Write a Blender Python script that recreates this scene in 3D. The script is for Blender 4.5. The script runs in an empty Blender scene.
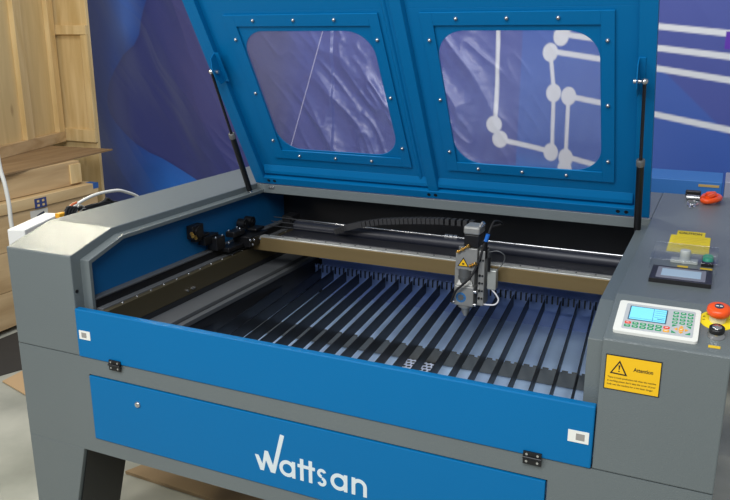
import bpy, math, random
import numpy as np
from mathutils import Vector, Matrix
random.seed(4)
S = bpy.context.scene
COL = S.collection

# ------------------------------------------------------------------ camera
cam = bpy.data.cameras.new('camera'); cam_o = bpy.data.objects.new('camera', cam); COL.objects.link(cam_o)
R = [[0.9074371884990377, 0.420187561171477, -0.0004029463095484784],
     [0.11206357832018352, -0.2429365496382602, -0.9635473975181156],
     [-0.4049685214223913, 0.8743135857840841, -0.26753738125790644]]
CP = Vector((1.82821, -1.51294, 1.59483))
m = Matrix.Identity(4)
for i in range(3):
    m[i][0] = R[0][i]; m[i][1] = -R[1][i]; m[i][2] = -R[2][i]; m[i][3] = CP[i]
cam_o.matrix_world = m
cam.sensor_width = 36; cam.lens = 773.54 * 36 / 730; cam.clip_start = .05; cam.clip_end = 60
S.camera = cam_o

# ------------------------------------------------------------------ world, lights, exposure
S.view_settings.view_transform = 'Standard'; S.view_settings.look = 'None'
S.view_settings.gamma = 1; S.view_settings.use_curve_mapping = False
S.view_settings.exposure = 0.0
W = bpy.data.worlds.new('hall'); S.world = W; W.use_nodes = True
W.node_tree.nodes['Background'].inputs[0].default_value = (.80, .84, .90, 1)
W.node_tree.nodes['Background'].inputs[1].default_value = .36

def area(name, loc, aim, size, power, col):
    l = bpy.data.lights.new(name, 'AREA'); l.shape = 'RECTANGLE'; l.size, l.size_y = size
    l.energy = power; l.color = col
    o = bpy.data.objects.new(name, l); COL.objects.link(o); o.location = loc
    o.rotation_euler = (Vector(aim) - Vector(loc)).to_track_quat('-Z', 'Y').to_euler()
    return o
area('key_window_light', (-1.2, -2.7, 2.5), (1.0, .5, .8), (.8, .8), 40, (1, .97, .92))
area('ceiling_light', (1.3, -2.2, 3.35), (1.2, .6, .7), (2.4, 1.6), 112, (.96, .98, 1))
area('warm_rear_light', (-1.80, 1.50, 2.70), (.10, .10, 1.0), (.4, .4), 4, (1, .92, .70)).data.spread = 1.0
area('rear_fill_light', (-.1, 1.0, 3.5), (-.2, 2.6, .9), (1.2, .8), 48, (1, .98, .94))  # unseen fill lamp added to brighten the banner and crates

# ------------------------------------------------------------------ materials
def lin(c):
    return tuple(((x / 255) / 12.92 if x / 255 <= .04045 else ((x / 255 + .055) / 1.055) ** 2.4) for x in c) + (1,)
MATS = {}
def mat(name, col, rough=.5, metal=0., noise=0., nscale=30., bump=0., bscale=200., spec=.5, coat=0., stretch=(1, 1, 1), emit=0):
    if name in MATS: return MATS[name]
    M = bpy.data.materials.new(name); M.use_nodes = True; nt = M.node_tree; b = nt.nodes['Principled BSDF']
    c = lin(col)
    b.inputs['Base Color'].default_value = c; b.inputs['Roughness'].default_value = rough
    b.inputs['Metallic'].default_value = metal; b.inputs['Specular IOR Level'].default_value = spec
    b.inputs['Coat Weight'].default_value = coat
    if emit:
        b.inputs['Emission Color'].default_value = c; b.inputs['Emission Strength'].default_value = emit
    tc = nt.nodes.new('ShaderNodeTexCoord'); mp = nt.nodes.new('ShaderNodeMapping')
    mp.inputs['Scale'].default_value = stretch; nt.links.new(tc.outputs['Object'], mp.inputs[0])
    if noise:
        n = nt.nodes.new('ShaderNodeTexNoise'); n.inputs['Scale'].default_value = nscale; n.inputs['Detail'].default_value = 5
        nt.links.new(mp.outputs[0], n.inputs['Vector'])
        mx = nt.nodes.new('ShaderNodeMixRGB'); mx.blend_type = 'MIX'
        mx.inputs[1].default_value = tuple(x * (1 - noise) for x in c[:3]) + (1,)
        mx.inputs[2].default_value = tuple(min(1, x * (1 + noise)) for x in c[:3]) + (1,)
        nt.links.new(n.outputs[0], mx.inputs[0]); nt.links.new(mx.outputs[0], b.inputs['Base Color'])
    if bump:
        n = nt.nodes.new('ShaderNodeTexNoise'); n.inputs['Scale'].default_value = bscale; n.inputs['Detail'].default_value = 3
        nt.links.new(mp.outputs[0], n.inputs['Vector'])
        bp = nt.nodes.new('ShaderNodeBump'); bp.inputs['Strength'].default_value = bump; bp.inputs['Distance'].default_value = .002
        nt.links.new(n.outputs[0], bp.inputs['Height']); nt.links.new(bp.outputs[0], b.inputs['Normal'])
    MATS[name] = M
    return M
grey = mat('grey_powder_coat', (102, 110, 111), .32, noise=.05, nscale=4, bump=.5, bscale=420, spec=.65)
blue = mat('blue_powder_coat', (0, 106, 163), .45, noise=.03, nscale=3, bump=.2, bscale=420, spec=.22)
dark = mat('dark_interior_grey', (34, 35, 38), .5, noise=.15, nscale=8)  # kept dark to hold the shade at the back of the interior
black = mat('black_plastic', (16, 16, 18), .4)
blackrub = mat('black_rubber', (20, 20, 22), .75)
steel = mat('bright_steel', (200, 200, 200), .22, .9)
alu = mat('machined_aluminium', (160, 160, 156), .38, .45, noise=.15, nscale=60)
alu_dark = mat('anodised_dark_aluminium', (104, 106, 106), .42, .4)
bronze = mat('bronze_anodised_beam', (140, 120, 82), .38, .5, noise=.12, nscale=12, stretch=(.2, 1, 3))
brass = mat('brass', (205, 160, 80), .3, .85)
rail_grey = mat('rail_grey_metal', (98, 100, 101), .5, .3, noise=.1, nscale=10)
galv = mat('galvanised_sheet', (182, 208, 255), .32, .2, noise=.25, nscale=7, bump=.25, bscale=9)  # blue light bounced into the tray is mixed into this colour
combm = mat('slotted_steel_blue_lit', (132, 154, 204), .5, .1, noise=.1, nscale=20)  # steel colour carries the blue light falling on the comb
bladem = mat('dark_steel_blade', (22, 24, 30), .42, .35, noise=.3, nscale=30)
supp = mat('support_bar_steel', (98, 100, 98), .5, .3, noise=.2, nscale=18)
yellow = mat('yellow_label', (236, 186, 12), .6)
yellow2 = mat('yellow_paper', (222, 198, 28), .7)
white = mat('white_plastic', (232, 232, 224), .4)
offw = mat('logo_white', (214, 224, 226), .5)
pgrey = mat('panel_overlay_grey', (186, 190, 192), .5)
green = mat('green_key', (22, 150, 96), .5)
redk = mat('red_key', (228, 66, 40), .5)
orangek = mat('orange_key', (240, 170, 50), .5)
orange = mat('orange_plastic', (240, 84, 22), .35)
ink = mat('black_ink', (22, 20, 18), .7)
teal = mat('teal_button', (16, 150, 110), .35)
lcd = mat('lit_lcd', (120, 205, 235), .3, emit=.45)
lcd2 = mat('lcd_ink', (70, 120, 150), .5)
meter = mat('meter_face', (168, 192, 208), .3)
wred = mat('knot_red', (150, 60, 30), .6)
bluel = mat('blue_logo_ink', (40, 110, 170), .4)

def wood(name, a, b_, axis=1, sc=1.):
    M = bpy.data.materials.new(name); M.use_nodes = True; nt = M.node_tree; b = nt.nodes['Principled BSDF']
    b.inputs['Roughness'].default_value = .75; b.inputs['Specular IOR Level'].default_value = .2
    tc = nt.nodes.new('ShaderNodeTexCoord'); mp = nt.nodes.new('ShaderNodeMapping')
    s = [7 * sc, 7 * sc, 7 * sc]; s[axis] = .8 * sc; mp.inputs['Scale'].default_value = s
    nt.links.new(tc.outputs['Object'], mp.inputs[0])
    n = nt.nodes.new('ShaderNodeTexNoise'); n.inputs['Scale'].default_value = 2.5; n.inputs['Detail'].default_value = 8; n.inputs['Distortion'].default_value = .6
    nt.links.new(mp.outputs[0], n.inputs['Vector'])
    r = nt.nodes.new('ShaderNodeValToRGB'); r.color_ramp.elements[0].color = lin(a); r.color_ramp.elements[1].color = lin(b_)
    r.color_ramp.elements[0].position = .3; r.color_ramp.elements[1].position = .7
    nt.links.new(n.outputs[0], r.inputs[0])
    v = nt.nodes.new('ShaderNodeTexVoronoi'); v.inputs['Scale'].default_value = 4.2
    mp2 = nt.nodes.new('ShaderNodeMapping'); s2 = [1, 1, 1]; s2[axis] = .45; mp2.inputs['Scale'].default_value = s2
    nt.links.new(tc.outputs['Object'], mp2.inputs[0]); nt.links.new(mp2.outputs[0], v.inputs['Vector'])
    r2 = nt.nodes.new('ShaderNodeValToRGB'); r2.color_ramp.elements[0].color = (.28, .16, .08, 1); r2.color_ramp.elements[1].color = (1, 1, 1, 1)
    r2.color_ramp.elements[0].position = .05; r2.color_ramp.elements[1].position = .11
    nt.links.new(v.outputs['Distance'], r2.inputs[0])
    mx = nt.nodes.new('ShaderNodeMixRGB'); mx.blend_type = 'MULTIPLY'; mx.inputs[0].default_value = .6
    nt.links.new(r.outputs[0], mx.inputs[1]); nt.links.new(r2.outputs[0], mx.inputs[2]); nt.links.new(mx.outputs[0], b.inputs['Base Color'])
    return M
ply = wood('pale_plywood', (208, 182, 128), (222, 196, 142), 2)
pine = wood('pine_board', (202, 172, 116), (228, 202, 150), 2)
pine_h = wood('pine_plank', (176, 146, 104), (206, 178, 134), 1)
brownply = wood('brown_plywood_sheet', (134, 108, 76), (160, 132, 96), 1)
cardm = mat('cardboard', (168, 142, 106), .8, noise=.1, nscale=6)

pane_m = bpy.data.materials.new('clear_acrylic'); pane_m.use_nodes = True
nt = pane_m.node_tree; nt.nodes.clear()
o_ = nt.nodes.new('ShaderNodeOutputMaterial'); tr = nt.nodes.new('ShaderNodeBsdfTransparent'); tr.inputs[0].default_value = (.97, .97, .99, 1)
gl = nt.nodes.new('ShaderNodeBsdfGlossy'); gl.inputs['Roughness'].default_value = .12
df = nt.nodes.new('ShaderNodeBsdfDiffuse'); df.inputs[0].default_value = (.72, .70, .88, 1)  # lavender veil stands in for the haze of reflections on the pane
m1 = nt.nodes.new('ShaderNodeMixShader'); m1.inputs[0].default_value = .05
m2 = nt.nodes.new('ShaderNodeMixShader'); m2.inputs[0].default_value = .045
nt.links.new(tr.outputs[0], m1.inputs[1]); nt.links.new(gl.outputs[0], m1.inputs[2])
nt.links.new(m1.outputs[0], m2.inputs[1]); nt.links.new(df.outputs[0], m2.inputs[2]); nt.links.new(m2.outputs[0], o_.inputs[0])
cover_m = bpy.data.materials.new('clear_plastic_cover'); cover_m.use_nodes = True
nt = cover_m.node_tree; nt.nodes.clear()
o_ = nt.nodes.new('ShaderNodeOutputMaterial'); tr = nt.nodes.new('ShaderNodeBsdfTransparent'); tr.inputs[0].default_value = (.96, .97, .97, 1)
gl = nt.nodes.new('ShaderNodeBsdfGlossy'); gl.inputs['Roughness'].default_value = .05
m1 = nt.nodes.new('ShaderNodeMixShader'); m1.inputs[0].default_value = .08
nt.links.new(tr.outputs[0], m1.inputs[1]); nt.links.new(gl.outputs[0], m1.inputs[2]); nt.links.new(m1.outputs[0], o_.inputs[0])

# ------------------------------------------------------------------ mesh builder
class MB:
    def __init__(s, T=None): s.v = []; s.f = []; s.mi = []; s.sm = []; s.T = T; s.k = 0
    def add(s, vs, fs, smooth=False):
        n = len(s.v)
        for p in vs:
            p = Vector(p)
            s.v.append(s.T(p) if s.T else p)
        for f in fs: s.f.append([n + i for i in f]); s.mi.append(s.k); s.sm.append(smooth)
        return s
    def mat(s, k): s.k = k; return s
    def box(s, x0, x1, y0, y1, z0, z1):
        return s.add([(x0, y0, z0), (x1, y0, z0), (x1, y1, z0), (x0, y1, z0), (x0, y0, z1), (x1, y0, z1), (x1, y1, z1), (x0, y1, z1)],
                     [(0, 3, 2, 1), (4, 5, 6, 7), (0, 1, 5, 4), (1, 2, 6, 5), (2, 3, 7, 6), (3, 0, 4, 7)])
    def prism(s, pts, d):                      # pts: 3d polygon, d: extrusion vector
        n = len(pts); d = Vector(d); a = [Vector(p) for p in pts]; b = [p + d for p in a]
        nrm = Vector((0, 0, 0))
        for i in range(n): nrm += a[i].cross(a[(i + 1) % n])
        if nrm.dot(d) > 0: a, b = b, a
        # a is the cap whose normal points away from b
        fs = [list(range(n)), list(range(2 * n - 1, n - 1, -1))] + [[i, n + i, n + (i + 1) % n, (i + 1) % n] for i in range(n)]
        return s.add(a + b, fs)
    def ring(s, outer, inner, d):              # plate with a hole: two loops of equal length
        n = len(outer); d = Vector(d); O = [Vector(p) for p in outer]; I = [Vector(p) for p in inner]
        vs = O + I + [p + d for p in O] + [p + d for p in I]; fs = []
        for i in range(n):
            j = (i + 1) % n
            fs += [[i, j, n + j, n + i], [2 * n + i, 3 * n + i, 3 * n + j, 2 * n + j], [i, 2 * n + i, 2 * n + j, j], [n + i, n + j, 3 * n + j, 3 * n + i]]
        return s.add(vs, fs)
    def cyl(s, a, b, r, r2=None, n=20, smooth=True, caps=True):
        a = Vector(a); b = Vector(b); r2 = r if r2 is None else r2; d = (b - a).normalized()
        u = d.orthogonal().normalized(); w = d.cross(u)
        vs = []
        for p, q in ((a, r), (b, r2)):
            for i in range(n):
                t = 2 * math.pi * i / n; vs.append(p + (u * math.cos(t) + w * math.sin(t)) * q)
        s.add(vs, [[i, (i + 1) % n, n + (i + 1) % n, n + i] for i in range(n)], smooth)
        if caps: s.add(vs, [list(range(n))[::-1], list(range(n, 2 * n))])
        return s
    def tube(s, pts, r, n=10, sub=6):
        P = [Vector(p) for p in pts]; Q = []
        for i in range(len(P) - 1):
            p0 = P[max(i - 1, 0)]; p1 = P[i]; p2 = P[i + 1]; p3 = P[min(i + 2, len(P) - 1)]
            for k in range(sub):
                t = k / sub
                Q.append(.5 * (2 * p1 + (p2 - p0) * t + (2 * p0 - 5 * p1 + 4 * p2 - p3) * t * t + (3 * p1 - p0 - 3 * p2 + p3) * t ** 3))
        Q.append(P[-1]); u = None; vs = []
        for i, q in enumerate(Q):
            d = (Q[min(i + 1, len(Q) - 1)] - Q[max(i - 1, 0)]).normalized()
            u = d.orthogonal().normalized() if u is None else (u - d * u.dot(d)).normalized()
            w = d.cross(u)
            for k in range(n):
                t = 2 * math.pi * k / n; vs.append(q + (u * math.cos(t) + w * math.sin(t)) * r)
        fs = [[i * n + k, i * n + (k + 1) % n, (i + 1) * n + (k + 1) % n, (i + 1) * n + k] for i in range(len(Q) - 1) for k in range(n)]
        s.add(vs, fs, True); s.add(vs, [list(range(n))[::-1], list(range(len(vs) - n, len(vs)))]); return s
    def lathe(s, c, prof, axis=(0, 0, 1), n=28):
        c = Vector(c); d = Vector(axis).normalized(); u = d.orthogonal().normalized(); w = d.cross(u); vs = []
        for r, h in prof:
            for i in range(n):
                t = 2 * math.pi * i / n; vs.append(c + d * h + (u * math.cos(t) + w * math.sin(t)) * r)
        m_ = len(prof)
        s.add(vs, [[j * n + i, j * n + (i + 1) % n, (j + 1) * n + (i + 1) % n, (j + 1) * n + i] for j in range(m_ - 1) for i in range(n)], True)
        s.add(vs, [list(range(n))[::-1], list(range((m_ - 1) * n, m_ * n))]); return s
    def text(s, body, o, ux, uy, size, depth=.0006, offset=0., width=None, center=False, shear=0):
        cu = bpy.data.curves.new('t', 'FONT'); cu.body = body; cu.size = 1; cu.offset = offset; cu.resolution_u = 4; cu.shear = shear
        ob = bpy.data.objects.new('t', cu); COL.objects.link(ob)
        dg = bpy.context.evaluated_depsgraph_get(); dg.update()
        me = bpy.data.meshes.new_from_object(ob.evaluated_get(dg))
        vs = [v.co.copy() for v in me.vertices]; fs = [list(p.vertices) for p in me.polygons]
        bpy.data.objects.remove(ob); bpy.data.curves.remove(cu); bpy.data.meshes.remove(me)
        if not vs: return s
        x0 = min(v.x for v in vs); x1 = max(v.x for v in vs)
        kx = size if width is None else width / (x1 - x0)
        o = Vector(o); ux = Vector(ux).normalized(); uy = Vector(uy).normalized(); nz = ux.cross(uy)
        off = (x0 + x1) / 2 if center else x0
        s.add([o + ux * (v.x - off) * kx + uy * v.y * size + nz * depth for v in vs], fs)
        return s
    def build(s, name, mats, parent=None, bevel=0., seg=2, **props):
        me = bpy.data.meshes.new(name)
        c = Vector([(min(v[i] for v in s.v) + max(v[i] for v in s.v)) / 2 for i in range(3)])
        me.from_pydata([tuple(v - c) for v in s.v], [], s.f)
        for mm in (mats if isinstance(mats, (list, tuple)) else [mats]): me.materials.append(mm)
        for p, k, sm in zip(me.polygons, s.mi, s.sm): p.material_index = k; p.use_smooth = sm
        me.validate(); me.update()
        ob = bpy.data.objects.new(name, me); COL.objects.link(ob)
        ob['_w'] = list(c)
        if parent is not None:
            ob.parent = parent; ob.location = c - Vector(parent['_w'])
        else: ob.location = c
        if bevel:
            b = ob.modifiers.new('bevel', 'BEVEL'); b.width = bevel; b.segments = seg; b.limit_method = 'ANGLE'; b.angle_limit = .6
        for k, v in props.items(): ob[k] = v
        return ob
def thing(name, loc, label, cat, group=None):
    o = bpy.data.objects.new(name, None); COL.objects.link(o); o.location = loc; o['_w'] = list(loc); o.empty_display_size = .1
    o['label'] = label; o['category'] = cat
    if group: o['group'] = group
    return o

# ------------------------------------------------------------------ the setting
fm = bpy.data.materials.new('worn_concrete'); fm.use_nodes = True; nt = fm.node_tree; b = nt.nodes['Principled BSDF']
b.inputs['Roughness'].default_value = .55
n = nt.nodes.new('ShaderNodeTexNoise'); n.inputs['Scale'].default_value = 3; n.inputs['Detail'].default_value = 8
r = nt.nodes.new('ShaderNodeValToRGB'); r.color_ramp.elements[0].color = lin((150, 152, 140)); r.color_ramp.elements[1].color = lin((186, 186, 172))
r.color_ramp.elements[0].position = .3; r.color_ramp.elements[1].position = .65
tc = nt.nodes.new('ShaderNodeTexCoord'); nt.links.new(tc.outputs['Object'], n.inputs['Vector'])
nt.links.new(n.outputs[0], r.inputs[0]); nt.links.new(r.outputs[0], b.inputs['Base Color'])
MB().box(-5, 5, -4, 5, -.1, 0).build('floor', fm, kind='structure')
wallm = mat('pale_wall', (150, 148, 142), .8, noise=.05)
MB().box(-5, 5, 5, 5.1, 0, 4.5).build('wall_back', wallm, kind='structure')

# ------------------------------------------------------------------ banner backdrop
Q = [np.array([2.4, 1.8215]), np.array([.9, 2.657]), np.array([-2.6, 3.1])]
L1 = np.linalg.norm(Q[1] - Q[0]); L2 = np.linalg.norm(Q[2] - Q[1])
du, dv = .0065, .0065
U = np.arange(0, 5.31, du); V = np.arange(.15, 2.3, dv)
UU, VV = np.meshgrid(U, V)
d1 = (Q[1] - Q[0]) / L1; d2 = (Q[2] - Q[1]) / L2
w = 1 / (1 + np.exp(-(UU - L1) / .12))
bend = .12 * np.log1p(np.exp((UU - L1) / .12))
X = Q[0][0] + d1[0] * UU + (d2[0] - d1[0]) * bend
Y = Q[0][1] + d1[1] * UU + (d2[1] - d1[1]) * bend
nx = -(d1[1] * (1 - w) + d2[1] * w); ny = (d1[0] * (1 - w) + d2[0] * w)
if ny.mean() > 0: nx, ny = -nx, -ny
# wrinkles
rng = np.random.RandomState(3)
def vnoise(x, y, seed):
    rg = np.random.RandomState(seed); g = rg.rand(256, 256)
    xi = np.floor(x).astype(int); yi = np.floor(y).astype(int); fx = x - xi; fy = y - yi
    fx = fx * fx * (3 - 2 * fx); fy = fy * fy * (3 - 2 * fy)
    a = g[xi % 256, yi % 256]; b_ = g[(xi + 1) % 256, yi % 256]; c = g[xi % 256, (yi + 1) % 256]; d = g[(xi + 1) % 256, (yi + 1) % 256]
    return (a * (1 - fx) + b_ * fx) * (1 - fy) + (c * (1 - fx) + d * fx) * fy
def ridge(x, y, seed): return 1 - np.abs(2 * vnoise(x, y, seed) - 1)
# fold direction: sloping down to the viewer's right (decreasing u)
A_ = UU * .74 - VV * .67      # across folds
B_ = UU * .67 + VV * .74      # along folds
warp = .10 * vnoise(B_ * 3 + 7, A_ * 3 + 7, 5)
crum = np.exp(-((UU - 2.6) / .75) ** 2) * 1.0 + .10
sst0 = lambda x, a, b_: np.clip((x - a) / (b_ - a), 0, 1)
h = .030 * ridge((A_ + warp) * 6.5, B_ * 1.1, 1) ** 2 + 0.014 * ridge((A_ + warp) * 15, B_ * 4, 2) ** 2 + .003 * vnoise(UU * 40, VV * 46, 9)
h = h * np.clip(crum, 0, 1.0) * .85 * (.35 + .65 * sst0(UU, 1.5, 2.3))
h += (.008 + .03 * (1 / (1 + np.exp(-(UU - 2.6) / .25)))) * vnoise(UU * 2.2 - VV * .9, VV * 1.1, 11) + .018 * vnoise((UU - .5 * VV) * 6, VV * .9, 12) * (UU > 3)
h += .022 * sst0(UU, 3.2, 3.8) * ridge((A_ + .3 * vnoise(B_ * 1.3, A_, 21)) * 2.2, B_ * .35, 22) ** 2
X = X + nx * h; Y = Y + ny * h
def over(col, c, a): return col * (1 - a[..., None]) + np.array(c) * a[..., None]
def L_(c): return lin(c)[:3]
col = np.zeros(UU.shape + (3,)); col[:] = L_((68, 82, 156))
sst = lambda x, a, b_: np.clip((x - a) / (b_ - a), 0, 1) ** 2 * (3 - 2 * np.clip((x - a) / (b_ - a), 0, 1))
# printed gradients of the artwork: cobalt lower area, indigo upper area
col = over(col, L_((56, 70, 146)), sst(UU, 1.9, 2.6) * .8)
col = over(col, L_((48, 112, 186)), sst(-VV, -1.0, -.93) * (UU < 1.8) * .9)
col = over(col, L_((50, 100, 184)), .6 * sst(UU * .75 - VV, -.72, -.70) * (UU < 1.8))
# left banner: bright blue ground with a large indigo blob and a darker band
leftm = sst(UU, 3.2, 3.5)
base = np.zeros_like(col); base[:] = L_((34, 66, 142))
base = over(base, L_((40, 110, 200)), sst(-VV, -1.0, -.45) * sst(-UU, -4.95, -4.4))
base = over(base, L_((70, 110, 190)), np.exp(-((UU - 4.78) / .12) ** 2) * sst(VV, 1.45, 1.7) * .8)
base = over(base, L_((38, 42, 108)), sst(UU, 4.9, 5.1) * .45)
bl = np.array([(1.95, 4.50), (1.72, 4.62), (1.6, 4.665), (1.53, 4.72), (1.456, 4.856), (1.36, 4.95), (1.257, 5.021), (1.17, 5.05), (1.086, 5.054), (1.02, 5.03), (.962, 4.98), (.88, 4.88), (.817, 4.78), (.76, 4.65), (.725, 4.528), (.66, 4.36), (.605, 4.217), (.53, 4.03), (.4, 3.8), (.1, 3.3), (0, 3.1)])
ub = np.interp(VV, bl[::-1, 0], bl[::-1, 1])
aa = sst(ub - UU, -.006, .006)
blob = np.zeros_like(col); blob[:] = L_((54, 62, 122))
blob = over(blob, L_((38, 44, 108)), np.exp(-((ub - UU) / .05) ** 2) * .4)
base = base * (1 - aa[..., None]) + blob * aa[..., None]
col = col * (1 - leftm[..., None]) + base * leftm[..., None]
WH = L_((222, 224, 228))
def seg(a, b_, wd):
    global col
    a = np.array(a); b_ = np.array(b_); d = b_ - a; t = np.clip(((UU - a[0]) * d[0] + (VV - a[1]) * d[1]) / (d @ d), 0, 1)
    dist = np.hypot(UU - a[0] - t * d[0], VV - a[1] - t * d[1]); col = over(col, WH, sst(wd / 2 - dist, -.004, .004))
def dot(c, r): 
    global col
    col = over(col, WH, sst(r - np.hypot(UU - c[0], VV - c[1]), -.004, .004))
for a, b_ in [((1.953, 2.2), (1.931, 1.123)), ((1.912, 1.043), (1.588, 1.006)), ((1.588, 1.31), (1.575, 1.0)), ((1.624, 1.516), (1.588, 1.322)),
              ((1.494, 1.297), (1.486, .99)), ((1.624, 1.516), (.02, 1.343)), ((1.558, 1.60), (1.0, 1.537)), ((1.0, 1.538), (.02, 1.448)),
              ((1.494, 1.297), (.02, 1.143)), ((1.479, .99), (.9, .93)), ((1.1, 1.64), (.02, 1.54)), ((1.56, 1.6), (1.3, 1.75))]:
    seg(a, b_, .023 if a[0] == b_[0] or abs(a[0] - b_[0]) < .05 else .026)
for c in [(1.939, 1.123), (1.900, 1.045), (1.624, 1.510), (1.565, 1.588), (1.588, 1.308), (1.494, 1.297), (1.583, 1.003), (1.486, .985), (1.488, .925)]:
    dot(c, .046)
col = over(col, L_((90, 40, 170)), ((UU < .70) & (UU > .4) & (np.abs(VV - 1.575) < .035)).astype(float))
nyv, nxv = UU.shape
verts = np.stack([X, Y, VV], -1).reshape(-1, 3)
idx = np.arange(nyv * nxv).reshape(nyv, nxv)
faces = np.stack([idx[:-1, :-1], idx[1:, :-1], idx[1:, 1:], idx[:-1, 1:]], -1).reshape(-1, 4)
def grid_mesh(name, verts, faces, col):
    me = bpy.data.meshes.new(name); me.vertices.add(len(verts)); me.vertices.foreach_set('co', verts.astype(np.float32).ravel())
    me.loops.add(faces.size); me.loops.foreach_set('vertex_index', faces.astype(np.int32).ravel())
    me.polygons.add(len(faces)); me.polygons.foreach_set('loop_start', np.arange(0, faces.size, 4, dtype=np.int32))
    me.polygons.foreach_set('use_smooth', np.ones(len(faces), dtype=bool))
    me.update(); me.validate()
    at = me.color_attributes.new('print', 'FLOAT_COLOR', 'POINT')
    c4 = np.ones((len(verts), 4), np.float32); c4[:, :3] = col.reshape(-1, 3); at.data.foreach_set('color', c4.ravel())
    return me
me = grid_mesh('banner', verts, faces, col)
bm_ = bpy.data.materials.new('printed_vinyl'); bm_.use_nodes = True; nt = bm_.node_tree; b = nt.nodes['Principled BSDF']
at = nt.nodes.new('ShaderNodeVertexColor'); at.layer_name = 'print'; nt.links.new(at.outputs[0], b.inputs['Base Color'])
b.inputs['Roughness'].default_value = .36; b.inputs['Specular IOR Level'].default_value = .75
b.inputs['Coat Weight'].default_value = .6; b.inputs['Coat Roughness'].default_value = .28
me.materials.append(bm_)
ban = bpy.data.objects.new('banner', me); COL.objects.link(ban)
ban['label'] = 'large wrinkled blue and purple printed banner hanging behind the machine'; ban['category'] = 'banner'; ban['_w'] = [0, 0, 0]
sol = ban.modifiers.new('thick', 'SOLIDIFY'); sol.thickness = .0015; sol.offset = 0
def banpt(u, v, off=0):
    i = int(round((v - .15) / dv)); j = min(int(round(u / du)), nxv - 1)
    return Vector((X[i, j] + nx[i, j] * off, Y[i, j] + ny[i, j] * off, v)), Vector((nx[i, j], ny[i, j], 0))
for v in (.45, .86, 1.273, 1.69, 2.1):
    p, nn = banpt(5.262, v); g = MB(); t = Vector((0, 0, 1)).cross(nn)
    ou = []; inn = []
    for k in range(16):
        a = 2 * math.pi * k / 16; d = t * math.cos(a) + Vector((0, 0, 1)) * math.sin(a); ou.append(p + d * .017 + nn * .001); inn.append(p + d * .009 + nn * .001)
    g.ring(ou, inn, nn * .002).build('grommet', steel, ban, label='round metal grommet')

# ------------------------------------------------------------------ THE MACHINE
A, B, C_ = .233, 1.653, 1.888
XL = -.010
H1, H2, YK, YB = 1.0095, 1.053, .1685, 1.40
ZS, ZP, ZQ = .714, .859, .414
MA = thing('laser_cutting_machine', (C_ / 2, .7, 0), 'large grey and blue laser cutting machine with its lid raised', 'machine')

# lower body: hollow shell of sheet metal
t = .012
DX0, DX1, DZ0, DZ1 = .263, 1.56, .463, .661
g = MB()
g.ring([(XL, 0, ZQ), (C_, 0, ZQ), (C_, 0, ZS), (XL, 0, ZS)], [(DX0 - .003, 0, DZ0 - .003), (DX1 + .003, 0, DZ0 - .003), (DX1 + .003, 0, DZ1 + .003), (DX0 - .003, 0, DZ1 + .003)], (0, t, 0))
g.box(XL, t, t, YB, ZQ, ZS); g.box(C_ - t, C_, t, YB, ZQ, ZS); g.box(t, C_ - t, YB - t, YB, ZQ, ZS)
g.box(t, C_ - t, t, YB - t, ZQ, ZQ + .01)
g.build('body', grey, MA, .002)
# front service door
dr = MB().box(DX0, DX1, -.004, .010, DZ0, DZ1).build('service_door', blue, MA, .0015, label='blue service door with white lettering')
lo = MB(lambda p: Vector((p.x, -.004 - .0008, p.z)))
K = lambda *pts: lo.prism([(x, 0, z) for x, z in pts], (0, .0008, 0))
lo = MB()
def flat(mb, pts, y, d=.0006): mb.prism([(x, y, z) for x, z in pts], (0, -d, 0))
yl = -.004
flat(lo, [(.814, .547), (.825, .547), (.836, .524), (.844, .564), (.854, .564), (.868, .527), (.892, .621), (.904, .619), (.874, .505), (.861, .505), (.847, .537), (.840, .505), (.829, .505)], yl)
def arc(cx_, cz_, r0, r1, a0, a1, n=20):
    P = [(cx_ + r1 * math.cos(math.radians(a0 + (a1 - a0) * k / n)), cz_ + r1 * math.sin(math.radians(a0 + (a1 - a0) * k / n))) for k in range(n + 1)]
    Q_ = [(cx_ + r0 * math.cos(math.radians(a0 + (a1 - a0) * k / n)), cz_ + r0 * math.sin(math.radians(a0 + (a1 - a0) * k / n))) for k in range(n + 1)]
    for k in range(n): flat(lo, [P[k], P[k + 1], Q_[k + 1], Q_[k]], yl)
for cx_ in (.9105, 1.058):
    arc(cx_, .528, .0135, .0235, 0, 360, 32); flat(lo, [(cx_ + .0135, .5045), (cx_ + .0235, .5045), (cx_ + .0235, .5515), (cx_ + .0135, .5515)], yl - .0001)
for cx_ in (.953, .978):
    flat(lo, [(cx_ - .005, .5045), (cx_ + .005, .5045), (cx_ + .005, .566), (cx_ - .005, .566)], yl); flat(lo, [(cx_ - .012, .541), (cx_ + .013, .541), (cx_ + .013, .550), (cx_ - .012, .550)], yl - .0001)
arc(1.010, .5395, .0045, .0130, 20, 270, 16); arc(1.010, .5165, .0045, .0130, -160, 90, 16)
flat(lo, [(1.093, .5045), (1.103, .5045), (1.103, .5515), (1.093, .5515)], yl - .0001); arc(1.1135, .530, .0110, .0208, 0, 180, 16); flat(lo, [(1.1245, .5045), (1.1343, .5045), (1.1343, .530), (1.1245, .530)], yl)
lo.build('lettering', offw, dr, label='white lettering')
lk = MB().lathe((.434, -.004, .607), [(.009, 0), (.009, .003), (.007, .005)], (0, -1, 0)); lk.box(.4325, .4355, -.0105, -.009, .6015, .6125)
lk.build('lock', steel, dr, label='round chrome lock')

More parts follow.
